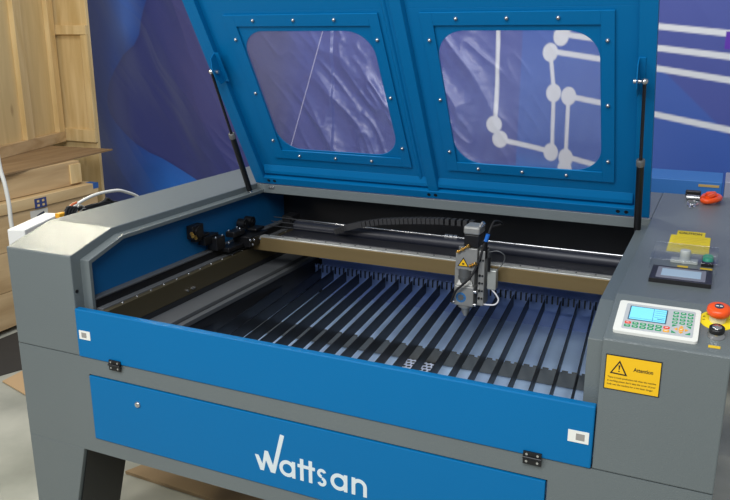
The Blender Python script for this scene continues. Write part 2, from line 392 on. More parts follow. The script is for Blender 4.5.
# legs
for x0, x1 in ((0, .22), (C_ - .22, C_)):
    for y0, y1 in ((0, .20), (YB - .20, YB)):
        s_ = 1 if x0 == 0 else -1
        xo = XL if s_ == 1 else x1
        lg = MB(); top = [(xo, y0, ZQ), (xo + s_ * .22, y0, ZQ), (xo + s_ * .22, y1, ZQ), (xo, y1, ZQ)]
        bot = [(xo, y0, .03), (xo + s_ * .12, y0, .03), (xo + s_ * .12, y1, .03), (xo, y1, .03)]
        fs = [(0, 1, 2, 3), (7, 6, 5, 4), (0, 4, 5, 1), (1, 5, 6, 2), (2, 6, 7, 3), (3, 7, 4, 0)]
        if s_ == -1: fs = [f[::-1] for f in fs]
        lg.add(bot + top, [f[::-1] for f in [(0, 1, 2, 3), (7, 6, 5, 4), (0, 4, 5, 1), (1, 5, 6, 2), (2, 6, 7, 3), (3, 7, 4, 0)]] if s_ == 1 else [(0, 1, 2, 3), (7, 6, 5, 4), (0, 4, 5, 1), (1, 5, 6, 2), (2, 6, 7, 3), (3, 7, 4, 0)])
        l_ = lg.build('leg', grey, MA, .002)
        if y0 == 0: MB().add([(xo + s_ * .222, .012, ZQ), (xo + s_ * .122, .012, .03), (xo + s_ * .122, .199, .03), (xo + s_ * .222, .199, ZQ), (xo + s_ * .225, .012, ZQ), (xo + s_ * .125, .012, .03), (xo + s_ * .125, .199, .03), (xo + s_ * .225, .199, ZQ)], [(0, 1, 2, 3), (7, 6, 5, 4), (0, 4, 5, 1), (1, 5, 6, 2), (2, 6, 7, 3), (3, 7, 4, 0)]).build('leg_shade_plate', black, l_, label='black plate put in as shade on the inner side of the leg')  # black plate added to stand for the unlit inner side
        MB().cyl((xo + s_ * .06, (y0 + y1) / 2, 0), (xo + s_ * .06, (y0 + y1) / 2, .032), .03).build('levelling_foot', blackrub, l_)

# side housings (profile extruded along x)
def housing(name, x0, x1, **kw):
    g = MB(); pr = [(0, ZS + .0015), (0, H1), (YK, H2), (YB, H2), (YB, ZS + .0015)]
    g.prism([(x0, y, z) for y, z in pr], (x1 - x0, 0, 0))
    return g.build(name, grey, MA, .003, **kw)
tower = housing('side_housing', XL, A)
console = housing('console_housing', B, C_)
# inner ledge frames following the profile
def ledge(x0, x1):
    o_ = [(.035, ZS + .02), (.035, H1 - .018), (YK + .010, H2 - .021), (.955, H2 - .021)]
    i_ = [(.047, ZS + .02), (.047, H1 - .028), (YK + .012, H2 - .033), (.955, H2 - .033)]
    MB().prism([(x0, y, z) for y, z in o_ + i_[::-1]], (x1 - x0, 0, 0)).build('inner_ledge', grey, MA, .0015)
ledge(A - .001, A + .032); ledge(B - .034, B + .001)
MB().cyl((A + .0005, .012, .905), (A + .0025, .012, .905), .005).build('side_screw', black, tower)
# rear deck
MB().box(A + .0005, B - .0005, .95, YB, H2 - .034, H2 - .001).build('rear_deck', grey, MA, .0015)
MB().box(A + .055, A + .078, .945, .9505, H2 - .016, H2 - .006).build('deck_clip', steel, MA, .001, label='small bright clip')
MB().box(A + .04, B, YB - .02, YB - .001, ZS, H2 - .034).build('rear_panel', dark, MA)
# inner walls
MB().prism([(A, .047, ZS - .02), (A, .047, H1 - .030), (A, YK + .012, H2 - .036), (A, YB - .02, H2 - .036), (A, YB - .02, ZS - .02)], (.004, 0, 0)).build('inner_side_wall', mat('blue_paint_shaded', (2, 86, 136), .55), MA, label='blue inner wall of the side housing')  # same blue paint, darkened to carry the shade inside the housing
MB().prism([(B - .004, .047, ZS - .02), (B - .004, .047, H1 - .030), (B - .004, YK + .012, H2 - .036), (B - .004, YB - .02, H2 - .036), (B - .004, YB - .02, ZS - .02)], (.004, 0, 0)).build('inner_side_wall', dark, MA)
MB().box(A + .004, B - .004, 1.14, 1.15, .55, H2 - .034).build('inner_rear_wall', black, MA)  # black colour stands for the shade deep in the interior
# front panel
fp = MB().box(A, B - .002, -.004, .016, ZS + .0015, ZP).build('front_panel', blue, MA, .003, label='blue drop-down front panel')
def sticker(x0, x1, z0, z1, sq):
    g = MB().box(x0, x1, -.0052, -.004, z0, z1).mat(1)
    cx_, cz_ = (x0 + x1) / 2 + sq, (z0 + z1) / 2
    g.box(cx_ - .009, cx_ + .009, -.0056, -.0051, cz_ - .0075, cz_ + .0075)
    g.build('sticker', [white, mat('sticker_print', (150, 146, 140), .7)], fp, label='small white sticker')
sticker(.243, .283, .771, .797, -.002); sticker(1.600, 1.643, .771, .798, .004)
for hx in (.366, 1.529):
    g = MB().box(hx - .020, hx + .020, -.009, -.004, .697, .727).cyl((hx - .020, -.010, .7135), (hx + .020, -.010, .7135), .0035, n=12).mat(1)
    for sx in (-.012, .012):
        for sz in (.7045, .7215): g.cyl((hx + sx, -.009, sz), (hx + sx, -.0105, sz), .0028, n=12)
    g.build('panel_hinge', [black, steel], fp, .0006, label='small black hinge')

# ---- interior: tray, supports, blades
tz = .603
g = MB()
ny_ = 10
g.add([(A + .02, .05, tz - .02), (B - .02, .05, tz - .02), (B - .02, .60, tz + .005), (A + .02, .60, tz + .005), (B - .02, 1.13, tz - .02), (A + .02, 1.13, tz - .02)],
      [(0, 1, 2, 3), (3, 2, 4, 5)])
g.add([(A + .02, .05, tz - .02), (A + .02, .60, tz + .005), (A + .02, 1.13, tz - .02), (A + .02, 1.13, .66), (A + .02, .05, .66)], [(0, 1, 2, 3, 4)])
g.add([(B - .02, .05, tz - .02), (B - .02, .60, tz + .005), (B - .02, 1.13, tz - .02), (B - .02, 1.13, .66), (B - .02, .05, .66)], [(4, 3, 2, 1, 0)])
trayo = g.build('collecting_tray', galv, MA, label='shiny sheet metal tray under the blades, coloured with bounced blue light')
md = trayo.modifiers.new('s', 'SOLIDIFY'); md.thickness = .003
def comb(y, z0, z1, tooth, m_, name, holes):
    g = MB(); g.box(A + .06, B - .03, y, y + .006, z0, z1)
    x = A + .07; k = 0
    while x < B - .05:
        g.box(x, x + tooth * .6, y, y + .006, z1, z1 + .006)
        x += tooth
    if holes:
        g.mat(1); x = A + .075
        while x < B - .045:
            g.box(x, x + .006, y - .0008, y + .001, z1 - .026, z1 + .004); x += .0185
    return g.build(name, [m_, black], MA)
comb(1.085, .66, .712, .0185, combm, 'blade_support', True)
MB().box(A + .18, B - .03, 1.105, 1.135, .735, .742).box(A + .18, B - .03, 1.13, 1.135, .58, .735).build('rear_shelf', combm, MA)
comb(.592, .612, .655, .028, supp, 'blade_support', False)
comb(.09, .606, .652, .028, supp, 'blade_support', False)
for k in range(23):
    xf = 1.571 - .0545 * k; xb = max(1.487 - .0555 * k, .352 + .003 * (22 - k))
    g = MB(); th = .0022
    g.prism([(xf, .06, .662), (xb, 1.082, .662), (xb + th, 1.082, .662), (xf + th, .06, .662)], (0, 0, .041))
    g.build('blade', bladem, MA)
# perforated offcuts on the tray
for i, (cx_, cy_) in enumerate(((1.022, .545), (1.076, .540))):
    g = MB(); hx, hy = .027, .044
    def hexa(px, py, r): return [(px + r * math.cos(a * math.pi / 3 + .5), py + r * math.sin(a * math.pi / 3 + .5), tz + .012) for a in range(6)]
    g.prism([(cx_ - hx, cy_ - hy, tz + .008), (cx_ + hx, cy_ - hy, tz + .008), (cx_ + hx, cy_ + hy, tz + .008), (cx_ - hx, cy_ + hy, tz + .008)], (0, 0, .0035)).mat(1)
    for a in range(4):
        for b_ in range(5):
            px = cx_ - hx + .010 + a * .0155 + (b_ % 2) * .0078; py = cy_ - hy + .012 + b_ * .0195
            if px < cx_ + hx - .004: g.prism([(x, y, tz + .0116) for x, y, z in hexa(px, py, .0062)], (0, 0, .0004))
    o = g.build('perforated_scrap', [mat('white_scrap', (205, 215, 235), .5), black])
    o['label'] = 'small white perforated scrap between the blades, ' + ('farther from the console' if i == 0 else 'nearer to the console')
    o['category'] = 'scrap'; o['group'] = 'perforated scraps lying under the blades'

# ---- left guide rail (runs front to back) and grey side plates
g = MB().box(A + .004, A + .03, .05, 1.13, .850, .876)
g.box(A + .004, A + .055, .05, 1.13, .830, .849)
rl = g.build('side_rail', rail_grey, MA, .001)
MB().box(A + .03, A + .034, .05, 1.13, .849, .872).build('rail_gap_strip', black, rl)
g = MB().box(A + .056, A + .074, .05, 1.13, .782, .846).build('side_rail', mat('olive_bronze_rail', (84, 76, 56), .45, .4, noise=.15, nscale=6, stretch=(1, .2, 1)), MA, .001, label='bronze coloured side rail')
for k in range(16):
    yy = .12 + k * .062
    MB().lathe((A + .062, yy, .846), [(.0032, 0), (.0032, .0015), (.0015, .0025)], n=10).build('rail_screw', steel, g)
for (yy) in (.40, .425, .435):
    MB().cyl((A + .074, yy, .80), (A + .080, yy, .80), .004, n=10).build('rail_screw', steel, g)
MB().box(A + .074, A + .155, .05, 1.12, .752, .764).build('side_plate', rail_grey, MA, .001)
MB().box(A + .156, A + .176, .05, 1.12, .738, .752).build('side_plate', rail_grey, MA, .001)
MB().box(A + .074, A + .172, .05, 1.12, .655, .737).build('side_plate', dark, MA)
MB().box(A + .006, A + .073, .05, 1.12, .70, .781).build('side_plate', dark, MA)
# right rail mostly hidden by the console
MB().box(B - .075, B - .03, .05, 1.12, .66, .70).build('side_plate', dark, MA)

# ---- gantry beam
BY = .80
gb = MB().box(.275, 1.60, BY, BY + .022, .838, .886).build('gantry_beam', bronze, MA, .001, label='bronze coloured gantry beam')
MB().box(.262, 1.60, BY + .0005, BY + .032, .8862, .8905).build('beam_cover', mat('satin_aluminium_top', (205, 205, 198), .3, .6, noise=.1, nscale=5, stretch=(.2, 1, 1)), gb, .0008)
for k in range(22):
    MB().lathe((.36 + k * .058, BY + .024, .8903), [(.0035, 0), (.003, .0012)], n=10).build('beam_screw', black, gb)
MB().box(.40, 1.60, BY + .034, BY + .125, .845, .893).build('belt_cover', mat('dark_belt_cover', (30, 31, 36), .4), MA, .004)
MB().cyl((.40, BY + .15, .902), (1.60, BY + .15, .902), .022).build('drive_tube', mat('dark_gloss_tube', (34, 36, 46), .42, .0), MA, label='dark tube behind the beam')
g = MB().cyl((.39, .95, .926), (1.60, .95, .926), .0034, n=14)
rod = g.build('drive_shaft', mat('polished_shaft', (205, 205, 205), .25, .9), MA, label='thin polished steel shaft')
g = MB()
for k in range(3): g.cyl((.993 + k * .016, .95, .926), (1.006 + k * .016, .95, .926), .0105)
g.build('coupling', steel, rod)
MB().box(.36, .40, .92, .98, .895, .945).cyl((.384, .915, .93), (.384, .985, .93), .012).build('bearing_block', black, rod)
# drag chain
pts = [(.60, .89, .915), (.64, .89, .934), (.70, .89, .952), (.777, .89, .970), (.85, .89, .980), (.925, .89, .988), (1.0, .89, .994), (1.10, .885, .997)]
n_ = 34; ch = None
def interp(pts, t):
    x = t * (len(pts) - 1); i = min(int(x), len(pts) - 2); f = x - i; return Vector(pts[i]).lerp(Vector(pts[i + 1]), f)
g = MB()
for k in range(n_):
    p = interp(pts, k / (n_ - 1)); q = interp(pts, min(1, (k + .8) / (n_ - 1))) if k < n_ - 1 else p + Vector((.012, 0, 0))
    d = (q - p).normalized(); up = Vector((-d.z, 0, d.x)); ln = .0136
    a = [p + up * sz + Vector((0, sy, 0)) for sy in (-.014, .014) for sz in (-.010, .010)]
    b_ = [x + d * ln for x in a]
    g.add(a + b_, [(0, 1, 3, 2), (4, 6, 7, 5), (0, 4, 5, 1), (2, 3, 7, 6), (1, 5, 7, 3), (0, 2, 6, 4)])
g.build('cable_chain', mat('chain_plastic', (40, 40, 42), .6), MA, .0006, label='dark segmented cable chain')

# ---- left end of the gantry: carriage, mirror mounts, pulleys
g = MB().box(.262, .335, .735, .86, .862, .900).box(.262, .31, .64, .735, .865, .880).box(.25, .29, .60, .65, .878, .925)
g.box(.262, .30, .69, .76, .905, .925).box(.275, .32, .80, .86, .905, .915)
car = g.build('carriage', black, MA, .003)
for p in ((.285, .60, .925), (.285, .64, .925), (.27, .70, .926), (.29, .74, .926), (.268, .755, .926), (.336, .735, .89), (.336, .76, .885), (.336, .75, .870), (.336, .80, .88), (.336, .815, .865), (.31, .64, .90)):
    MB().lathe(p, [(.004, -.001), (.004, .003), (.002, .005)], (0.4, -.5, .7), n=12).build('carriage_screw', steel, car)
for yy in (.79, .835):
    MB().cyl((.255, yy, .932), (.285, yy, .932), .019).cyl((.285, yy, .932), (.288, yy, .932), .009).build('pulley', [black], car)
g = MB().box(.242, .268, .500, .560, .940, .985).box(.242, .262, .52, .60, .925, .945).cyl((.268, .53, .962), (.274, .53, .962), .018)
mm_ = g.build('mirror_mount', black, MA, .002)
MB().cyl((.262, .500, .962), (.276, .49, .955), .006).cyl((.262, .515, .95), (.276, .505, .945), .005).build('brass_knob', brass, mm_, label='brass adjusting knob')
MB().box(.242, .27, .56, .64, .905, .935).build('mount_bracket', black, mm_, .002)
for k in range(3):
    MB().cyl((.33, .87 + k * .02, .915 + k * .012), (.60, .87 + k * .02, .915 + k * .010), .0018, n=8).build('guide_wire', dark, MA)

# ---- laser head
HD = MB().box(1.085, 1.185, .772, .799, .845, .955).build('laser_head', alu_dark, MA, .002, label='grey laser cutting head with warning triangle')
g = MB()   # mirror block: a chamfered housing
g.prism([(1.088, .735, .893), (1.088, .735, .940), (1.122, .735, .962), (1.158, .735, .962), (1.158, .735, .905), (1.146, .735, .888), (1.100, .735, .888)], (0, .04, 0))
mbk = g.build('mirror_block', alu, HD, .002)
tri = lambda y, s, cx_, cz_, d: MB().prism([(cx_ - s, y, cz_ - s * .62), (cx_ + s, y, cz_ - s * .62), (cx_, y, cz_ + s)], (0, -d, 0))
g = tri(.735, .019, 1.114, .912, .0006); g.k = 1; g.prism([(1.114 - .0145, .7344, .912 - .0092), (1.114 + .0145, .7344, .912 - .0092), (1.114, .7344, .912 + .0135)], (0, -.0005, 0))
g.k = 0; g.cyl((1.114, .7338, .9095), (1.114, .7334, .9095), .003, n=12)
for a in range(4):
    aa_ = a * math.pi / 4; g.prism([(1.114 - .0055 * math.cos(aa_) - .0004, .7338, .9095 - .0055 * math.sin(aa_) - .0004), (1.114 + .0055 * math.cos(aa_), .7338, .9095 + .0055 * math.sin(aa_) - .0004), (1.114 + .0055 * math.cos(aa_), .7338, .9095 + .0055 * math.sin(aa_) + .0004), (1.114 - .0055 * math.cos(aa_), .7338, .9095 - .0055 * math.sin(aa_) + .0004)], (0, -.0003, 0))
g.build('warning_label', [ink, yellow], HD, label='yellow warning triangle')
MB().box(1.113, 1.160, .738, .795, .966, 1.004).build('motor', black, HD, .002)
MB().box(1.110, 1.163, .734, .799, 1.005, 1.032).build('motor_cap', alu, HD, .007, 3)
MB().cyl((1.150, .76, 1.02), (1.168, .76, 1.043), .007).build('elbow_fitting', steel, HD)
MB().cyl((1.117, .75, .893), (1.117, .75, .835), .021).cyl((1.117, .75, .868), (1.117, .75, .862), .0235).build('lens_tube', alu_dark, HD)
MB().box(1.085, 1.098, .74, .765, .80, .893).box(1.139, 1.150, .74, .79, .80, .893).build('side_bracket', alu, HD, .0015)
g = MB().box(1.090, 1.152, .728, .775, .772, .838)
g.prism([(1.092, .727, .838), (1.150, .727, .838), (1.142, .735, .858), (1.100, .735, .858)], (0, .03, 0))
g.build('lower_block', alu, HD, .003)
g = MB().cyl((1.112, .728, .800), (1.112, .7272, .800), .0165, n=28); g.mat(1); g.cyl((1.112, .7271, .800), (1.112, .7266, .800), .0095, n=28)
for a in range(8):
    t_ = a * math.pi / 4; g.box(1.112 + .0115 * math.cos(t_) - .0015, 1.112 + .0115 * math.cos(t_) + .0015, .7266, .7271, .800 + .0115 * math.sin(t_) - .0015, .800 + .0115 * math.sin(t_) + .0015)
g.build('round_badge', [bluel, alu_dark], HD, label='round blue badge')
MB().lathe((1.121, .752, .772), [(.024, 0), (.024, -.008), (.014, -.014), (.012, -.026), (.005, -.040)], n=24).build('nozzle', alu, HD)
for p, d in (((1.088, .735, .779), (-1, -.3, 0)), ((1.152, .735, .779), (1, -.2, 0)), ((1.152, .735, .822), (1, -.2, .1))):
    MB().lathe(p, [(.0055, 0), (.0055, .007), (.003, .010)], d, n=14).build('thumb_screw', steel, HD)
for p, q in (((1.092, .73, .945), (1.132, .728, .972)), ((1.135, .73, .905), (1.158, .726, .918))):
    g = MB().cyl(p, q, .0028, n=10)
    v0 = Vector(p); v1 = Vector(q)
    for f in (.1, .45, .9): m0 = v0.lerp(v1, f); g.cyl(m0, m0 + (v1 - v0) * .12, .0058, n=12)
    g.build('brass_screw', brass, HD, label='brass adjusting screw')
g = MB().box(1.160, 1.180, .745, .799, .775, .955); g.build('back_plate', alu, HD, .0015)
g = MB()
for zz in (.80, .825, .85, .875, .925): g.cyl((1.166, .745, zz), (1.166, .742, zz), .004, n=12); g.cyl((1.175, .745, zz), (1.175, .742, zz), .003, n=12)
g.build('plate_screws', black, HD)
MB().box(1.186, 1.215, .758, .785, .828, .892).build('sensor_block', mat('pale_sensor', (175, 178, 172), .4, .4), HD, .003)
MB().cyl((1.193, .75, .89), (1.193, .75, .935), .004).cyl((1.176, .755, .93), (1.176, .755, .985), .008).build('air_fitting', black, HD)
MB().cyl((1.178, .755, .985), (1.184, .755, 1.008), .0065).build('blue_fitting', mat('blue_fitting', (40, 110, 200), .4), HD, label='blue hose fitting')
MB().tube([(1.184, .76, 1.008), (1.19, .80, 1.04), (1.20, .86, 1.02), (1.16, .89, 1.0)], .0035).build('air_hose', blackrub, HD, label='black hose')
MB().tube([(1.176, .752, .985), (1.165, .738, .93), (1.150, .722, .885), (1.128, .712, .855), (1.100, .712, .825), (1.084, .718, .785)], .0038).build('air_hose', blackrub, HD, label='black hose')
MB().tube([(1.186, .765, .948), (1.215, .765, .955), (1.236, .77, .94), (1.228, .775, .91), (1.205, .775, .885)], .0016).build('sensor_wire', alu_dark, HD)
MB().tube([(1.200, .765, .828), (1.216, .765, .812), (1.224, .765, .795), (1.214, .762, .780), (1.190, .758, .777), (1.160, .75, .780)], .0026).build('white_tube', mat('white_tube', (225, 225, 228), .4), HD, label='thin white tube')

for _c in [HD]:
    _c.location += Vector((.014, 0, -.008))
# ---- console fittings
SL = (H2 - H1) / YK; cs = 1 / math.hypot(1, SL)
def slope(p):   # (x, along y, height above the sloping face)
    return Vector((p.x, p.y - SL * cs * p.z, H1 + SL * p.y + cs * p.z))
g = MB(slope)
def rr(x0, x1, y0, y1, r, z, n=5):
    out = []
    for cx_, cy_, a0 in ((x1 - r, y1 - r, 0), (x0 + r, y1 - r, 90), (x0 + r, y0 + r, 180), (x1 - r, y0 + r, 270)):
        for k in range(n + 1): a = math.radians(a0 + 90 * k / n); out.append((cx_ + r * math.cos(a), cy_ + r * math.sin(a), z))
    return out
def rprism(mb, pts, d):
    T = mb.T; mb.T = None; q = [T(Vector(p)) if T else Vector(p) for p in pts]
    nn = T(Vector((0, 0, 1))) - T(Vector((0, 0, 0))) if T else Vector((0, 0, 1)); mb.prism(q, nn * d); mb.T = T
rprism(g, rr(1.667, 1.826, .024, .135, .007, 0), .007); g.k = 1
rprism(g, rr(1.682, 1.816, .034, .125, .004, .007), .0008)
cp = g.build('control_panel', [white, pgrey], console, .0012, label='white control panel with lit display and keys')
g = MB(slope); rprism(g, rr(1.690, 1.764, .0665, .1165, .001, .0078), .0006); g.k = 1; rprism(g, rr(1.6925, 1.7615, .069, .114, .001, .0084), .0004)
g.k = 2
for (x0, x1, y0, y1) in ((1.737, 1.738, .070, .113), (1.740, 1.7605, .107, .1078), (1.740, 1.7605, .1, .1008), (1.740, 1.7605, .092, .0928), (1.740, 1.7605, .084, .0848), (1.694, 1.7605, .0725, .0733), (1.746, 1.759, .078, .0800)):
    rprism(g, rr(x0, x1, y0, y1, .0002, .0088), .0002)
g.build('display', [mat('display_frame', (70, 100, 120), .4), lcd, lcd2], cp, label='lit pale blue display')
def key(x0, x1, y0, y1, m_, r=.0022, shape=None):
    g = MB(slope); rprism(g, shape if shape else rr(x0, x1, y0, y1, r, .0078), .0008); g.k = 1
    if not shape: rprism(g, rr(x0 + (x1 - x0) * .25, x1 - (x1 - x0) * .25, (y0 + y1) / 2 - .0009, (y0 + y1) / 2 + .0009, .0003, .0086), .0002)
    g.build('key', [m_, white], cp)
for row, yy in enumerate((.0555, .0445)):
    for k in range(6):
        x = 1.6865 + k * .0148
        m_ = redk if (row == 0 and k in (0, 5)) else (orangek if row == 1 and k == 5 else green)
        key(x, x + .0118, yy - .004, yy + .004, m_)
for row, yy in enumerate((.112, .1005, .089, .0775)):
    for k in range(3):
        x = 1.7745 + k * .0138; key(x, x + .0105, yy - .0036, yy + .0036, green)
cx_, cy_ = 1.7935, .0555
def arrow(dx, dy):
    px, py = -dy, dx
    return [(cx_ + dx * .0135, cy_ + dy * .0135, .0078), (cx_ + dx * .007 + px * .0045, cy_ + dy * .007 + py * .0045, .0078), (cx_ + dx * .007 - px * .0045, cy_ + dy * .007 - py * .0045, .0078)]
for d in ((1, 0), (0, 1), (-1, 0), (0, -1)): key(0, 0, 0, 0, orangek, shape=arrow(*d))
key(cx_ - .0045, cx_ + .0045, cy_ - .0045, cy_ + .0045, orangek)
for sx in (-1, 1):
    for sy in (-1, 1):
        key(0, 0, 0, 0, green, shape=[(cx_ + sx * .0085, cy_ + sy * .0140, .0078), (cx_ + sx * .0175, cy_ + sy * .0140, .0078), (cx_ + sx * .0175, cy_ + sy * .0065, .0078)])
# emergency stop
g = MB(slope).lathe((1.8575, .116, .0002), [(.034, 0), (.034, .0008)], n=40); g.k = 1
es = g.build('emergency_stop', [mat('yellow_disc', (244, 220, 30), .5)], console, label='orange emergency stop button on a yellow disc')
MB(slope).lathe((1.8575, .116, .001), [(.0155, 0), (.0155, .012), (.013, .013), (.013, .020)]).build('collar', mat('pale_collar', (226, 216, 170), .4), es)
MB(slope).lathe((1.8575, .116, .018), [(.012, 0), (.0215, .001), (.0225, .006), (.0215, .013), (.017, .016), (.001, .0168)], n=36).build('button', orange, es, label='orange mushroom button')
g = MB(slope).lathe((1.8575, .116, .0348), [(.0085, 0), (.0085, .0006)]); g.k = 1
for s_ in (-1, 1): g.box(1.8575 + s_ * .0035 - .0025, 1.8575 + s_ * .0035 + .0025, .1145, .1175, .0354, .0357)
g.build('button_badge', [bluel if False else mat('dark_badge', (50, 60, 80), .5), white], es)
g = MB()
tang = Vector((0, cs, SL * cs)); e0 = slope(Vector((1.8575, .116, .0012)))
for i, chh in enumerate('STOP'):
    a = math.radians(-112 + i * 14); c = e0 + Vector((1, 0, 0)) * .0275 * math.cos(a) + tang * .0275 * math.sin(a)
    ux = Vector((1, 0, 0)) * -math.sin(a) + tang * math.cos(a); uy = -(Vector((1, 0, 0)) * math.cos(a) + tang * math.sin(a))
    g.text(chh, c - uy * .003, ux, uy, .009, .0004, center=True, offset=.01)
for i, chh in enumerate('EMERGENCY'):
    a = math.radians(188 - i * 24); c = e0 + Vector((1, 0, 0)) * .0265 * math.cos(a) + tang * .0265 * math.sin(a)
    ux = Vector((1, 0, 0)) * math.sin(a) - tang * math.cos(a); uy = (Vector((1, 0, 0)) * math.cos(a) + tang * math.sin(a))
    g.text(chh, c - uy * .003, ux, uy, .0075, .0004, center=True)
g.build('disc_lettering', ink, es)
# key switch
ks = MB(slope).lathe((1.8575, .062, 0), [(.0165, 0), (.0165, .004), (.014, .006), (.014, .012)]).build('key_switch', steel, console, label='chrome key switch with black top')
MB(slope).lathe((1.8575, .062, .012), [(.0145, 0), (.0145, .008), (.012, .010), (.001, .0102)]).build('switch_cap', black, ks)
MB(slope).lathe((1.8575, .062, .0222), [(.0088, 0), (.0085, .0006), (.001, .0008)]).box(1.8565, 1.8585, .056, .068, .0228, .0236).build('key_slot', steel, ks)
g = MB(slope).box(1.8455, 1.8670, .0215, .0295, .0002, .0008)
g.build('name_tag', mat('gold_tag', (222, 184, 40), .5), ks)
# warning notice on the console's front
g = MB().box(1.662, 1.7685, -.0016, -.0003, .9035, .9785).mat(1).box(1.6638, 1.7667, -.0021, -.0015, .9053, .9767)
g.mat(0); y_ = -.0021
g.prism([(1.672, y_, .9390), (1.706, y_, .9375), (1.6895, y_, .9690)], (0, -.0004, 0)); g.mat(1); g.prism([(1.6765, y_ - .0004, .9417), (1.7012, y_ - .0004, .9405), (1.6893, y_ - .0004, .9632)], (0, -.0002, 0))
g.mat(0); g.prism([(1.6877, y_ - .0006, .9585), (1.6912, y_ - .0006, .9585), (1.6902, y_ - .0006, .9485), (1.6888, y_ - .0006, .9485)], (0, -.0002, 0)); g.cyl((1.6895, y_ - .0006, .9455), (1.6895, y_ - .0008, .9455), .0015, n=10)
g.text('Attention', (1.7165, y_, .9500), (1, 0, 0), (0, 0, 1), .0115, .0003, offset=.02, width=.037)
for i, ln in enumerate(('There is much productive risk when the machine', 'is working please don\'t take the cover of your', 'body into the machine for a low laser danger')):
    g.text(ln, (1.6685, y_, .9290 - i * .0075), (1, 0, 0), (0, 0, 1), .0054, .0003, offset=.01, width=(.0925, .0925, .088)[i])
g.build('warning_notice', [ink, yellow], console, label='yellow Attention notice with black triangle')
# meter
T0 = H2 + .0003
g = MB(); g.prism([(1.708, .284, T0), (1.839, .284, T0), (1.839, .398, T0), (1.708, .398, T0)], (0, 0, .010)).mat(1).box(1.721, 1.826, .296, .386, T0 + .010, T0 + .0106)
g.mat(2).box(1.731, 1.816, .314, .372, T0 + .0106, T0 + .0111)
mt = g.build('meter', [black, mat('meter_bezel', (120, 122, 130), .3), meter], console, .0015, label='black framed current meter')
# clear cover, handle and green button
g = MB().box(1.698, 1.848, .400, .572, T0 + .024, T0 + .0255).box(1.698, 1.700, .400, .572, T0, T0 + .024).box(1.846, 1.848, .400, .572, T0, T0 + .024).box(1.70, 1.846, .571, .573, T0, T0 + .024)
g.build('clear_cover', cover_m, console, .0005, label='clear plastic cover')
g = MB().box(1.742, 1.804, .470, .496, T0, T0 + .008).lathe((1.774, .483, T0), [(.014, 0), (.014, .008), (.0125, .010), (.0125, .030), (.011, .032)])
g.build('test_switch', [mat('pale_switch', (176, 180, 176), .4)], console, .001)
MB().box(1.760, 1.784, .436, .450, T0, T0 + .0006).build('name_tag', mat('gold_tag', (222, 184, 40), .5), console)
g = MB().box(1.812, 1.840, .462, .520, T0, T0 + .012); gbk = g.build('rocker_switch', black, console, .001)
for yy in (.478, .503): MB().lathe((1.826, yy, T0 + .012), [(.0125, 0), (.012, .006), (.008, .009), (.001, .0095)]).build('green_button', teal, gbk, label='green push button')
MB().box(1.811, 1.838, .438, .450, T0, T0 + .0006).build('name_tag', mat('gold_tag', (222, 184, 40), .5), console)
# yellow notices
g = MB().box(1.724, 1.826, .578, .766, T0, T0 + .0008).mat(1)
for k in range(9): g.box(1.732, 1.732 + (.086, .080, .084, .07, .085, .06, .083, .078, .05)[k], .740 - k * .0175, .7425 - k * .0175, T0 + .0008, T0 + .0010)
g.build('yellow_notice', [yellow2, mat('faded_print', (176, 150, 30), .7)], console, label='large yellow notice')
g = MB().box(1.738, 1.811, .768, .822, T0, T0 + .0008).mat(1).text('CAUTION', (1.743, .784, T0 + .0008), (1, 0, 0), (0, 1, 0), .034, .0003, offset=.03, width=.060)
g.build('yellow_notice', [yellow2, ink], console, label='small yellow notice with dark heading')
g = MB().box(1.727, 1.777, 1.375, 1.398, H2, H2 + .018); g.build('rear_latch', black, console, .003)

# ---- lid
P0 = Vector((0, .9501, 1.0556)); UP = Vector((0, -.3576, .6)).normalized(); NI = Vector((0, -.859, -.512)).normalized()
NI = (NI - UP * NI.dot(UP)).normalized()
def LT(p): return P0 + Vector((p.x, 0, 0)) + UP * p.y + NI * p.z
LX0, LX1, LS = .231, 1.647, 1.10
O1 = (.388, .846, .160, .630); O2 = (1.048, 1.503, .152, .630)
def rrect(x0, x1, y0, y1, r, z, n=8): return rr(x0, x1, y0, y1, r, z, n)
def ringed(mb, x0, x1, y0, y1, o, r, z, dz):
    # outer square loop matched to the rounded loop
    inner = rrect(*o, r, z); n = len(inner) // 4; outer = []
    for c, (ax, ay) in enumerate(((x1, y1), (x0, y1), (x0, y0), (x1, y0))):
        for k in range(n): outer.append((ax, ay, z))
    inn = [LT(Vector(p)) for p in inner]; ou = [LT(Vector(p)) for p in outer]; T = mb.T; mb.T = None
    n4 = len(inn); d = NI * dz; vs = ou + inn + [p + d for p in ou] + [p + d for p in inn]; fs = []
    for i in range(n4):
        j = (i + 1) % n4
        if (ou[i] - ou[j]).length < 1e-6:
            fs += [[i, n4 + j, n4 + i], [2 * n4 + i, 3 * n4 + i, 3 * n4 + j]]
        else: fs += [[i, j, n4 + j, n4 + i], [2 * n4 + i, 3 * n4 + i, 3 * n4 + j, 2 * n4 + j], [i, 2 * n4 + i, 2 * n4 + j, j]]
        fs += [[n4 + i, n4 + j, 3 * n4 + j, 3 * n4 + i]]
    mb.add(vs, fs); mb.T = T
XM = .950
g = MB(LT)
# skin (at depth -0.03 .. -0.028), with two window holes
ringed(g, LX0 + .002, XM, .0, .70, O1, .085, -.022, .002)
ringed(g, XM, LX1 - .002, .0, .70, O2, .085, -.022, .002)
g.box(LX0 + .002, LX1 - .002, .70, LS, -.022, -.020)
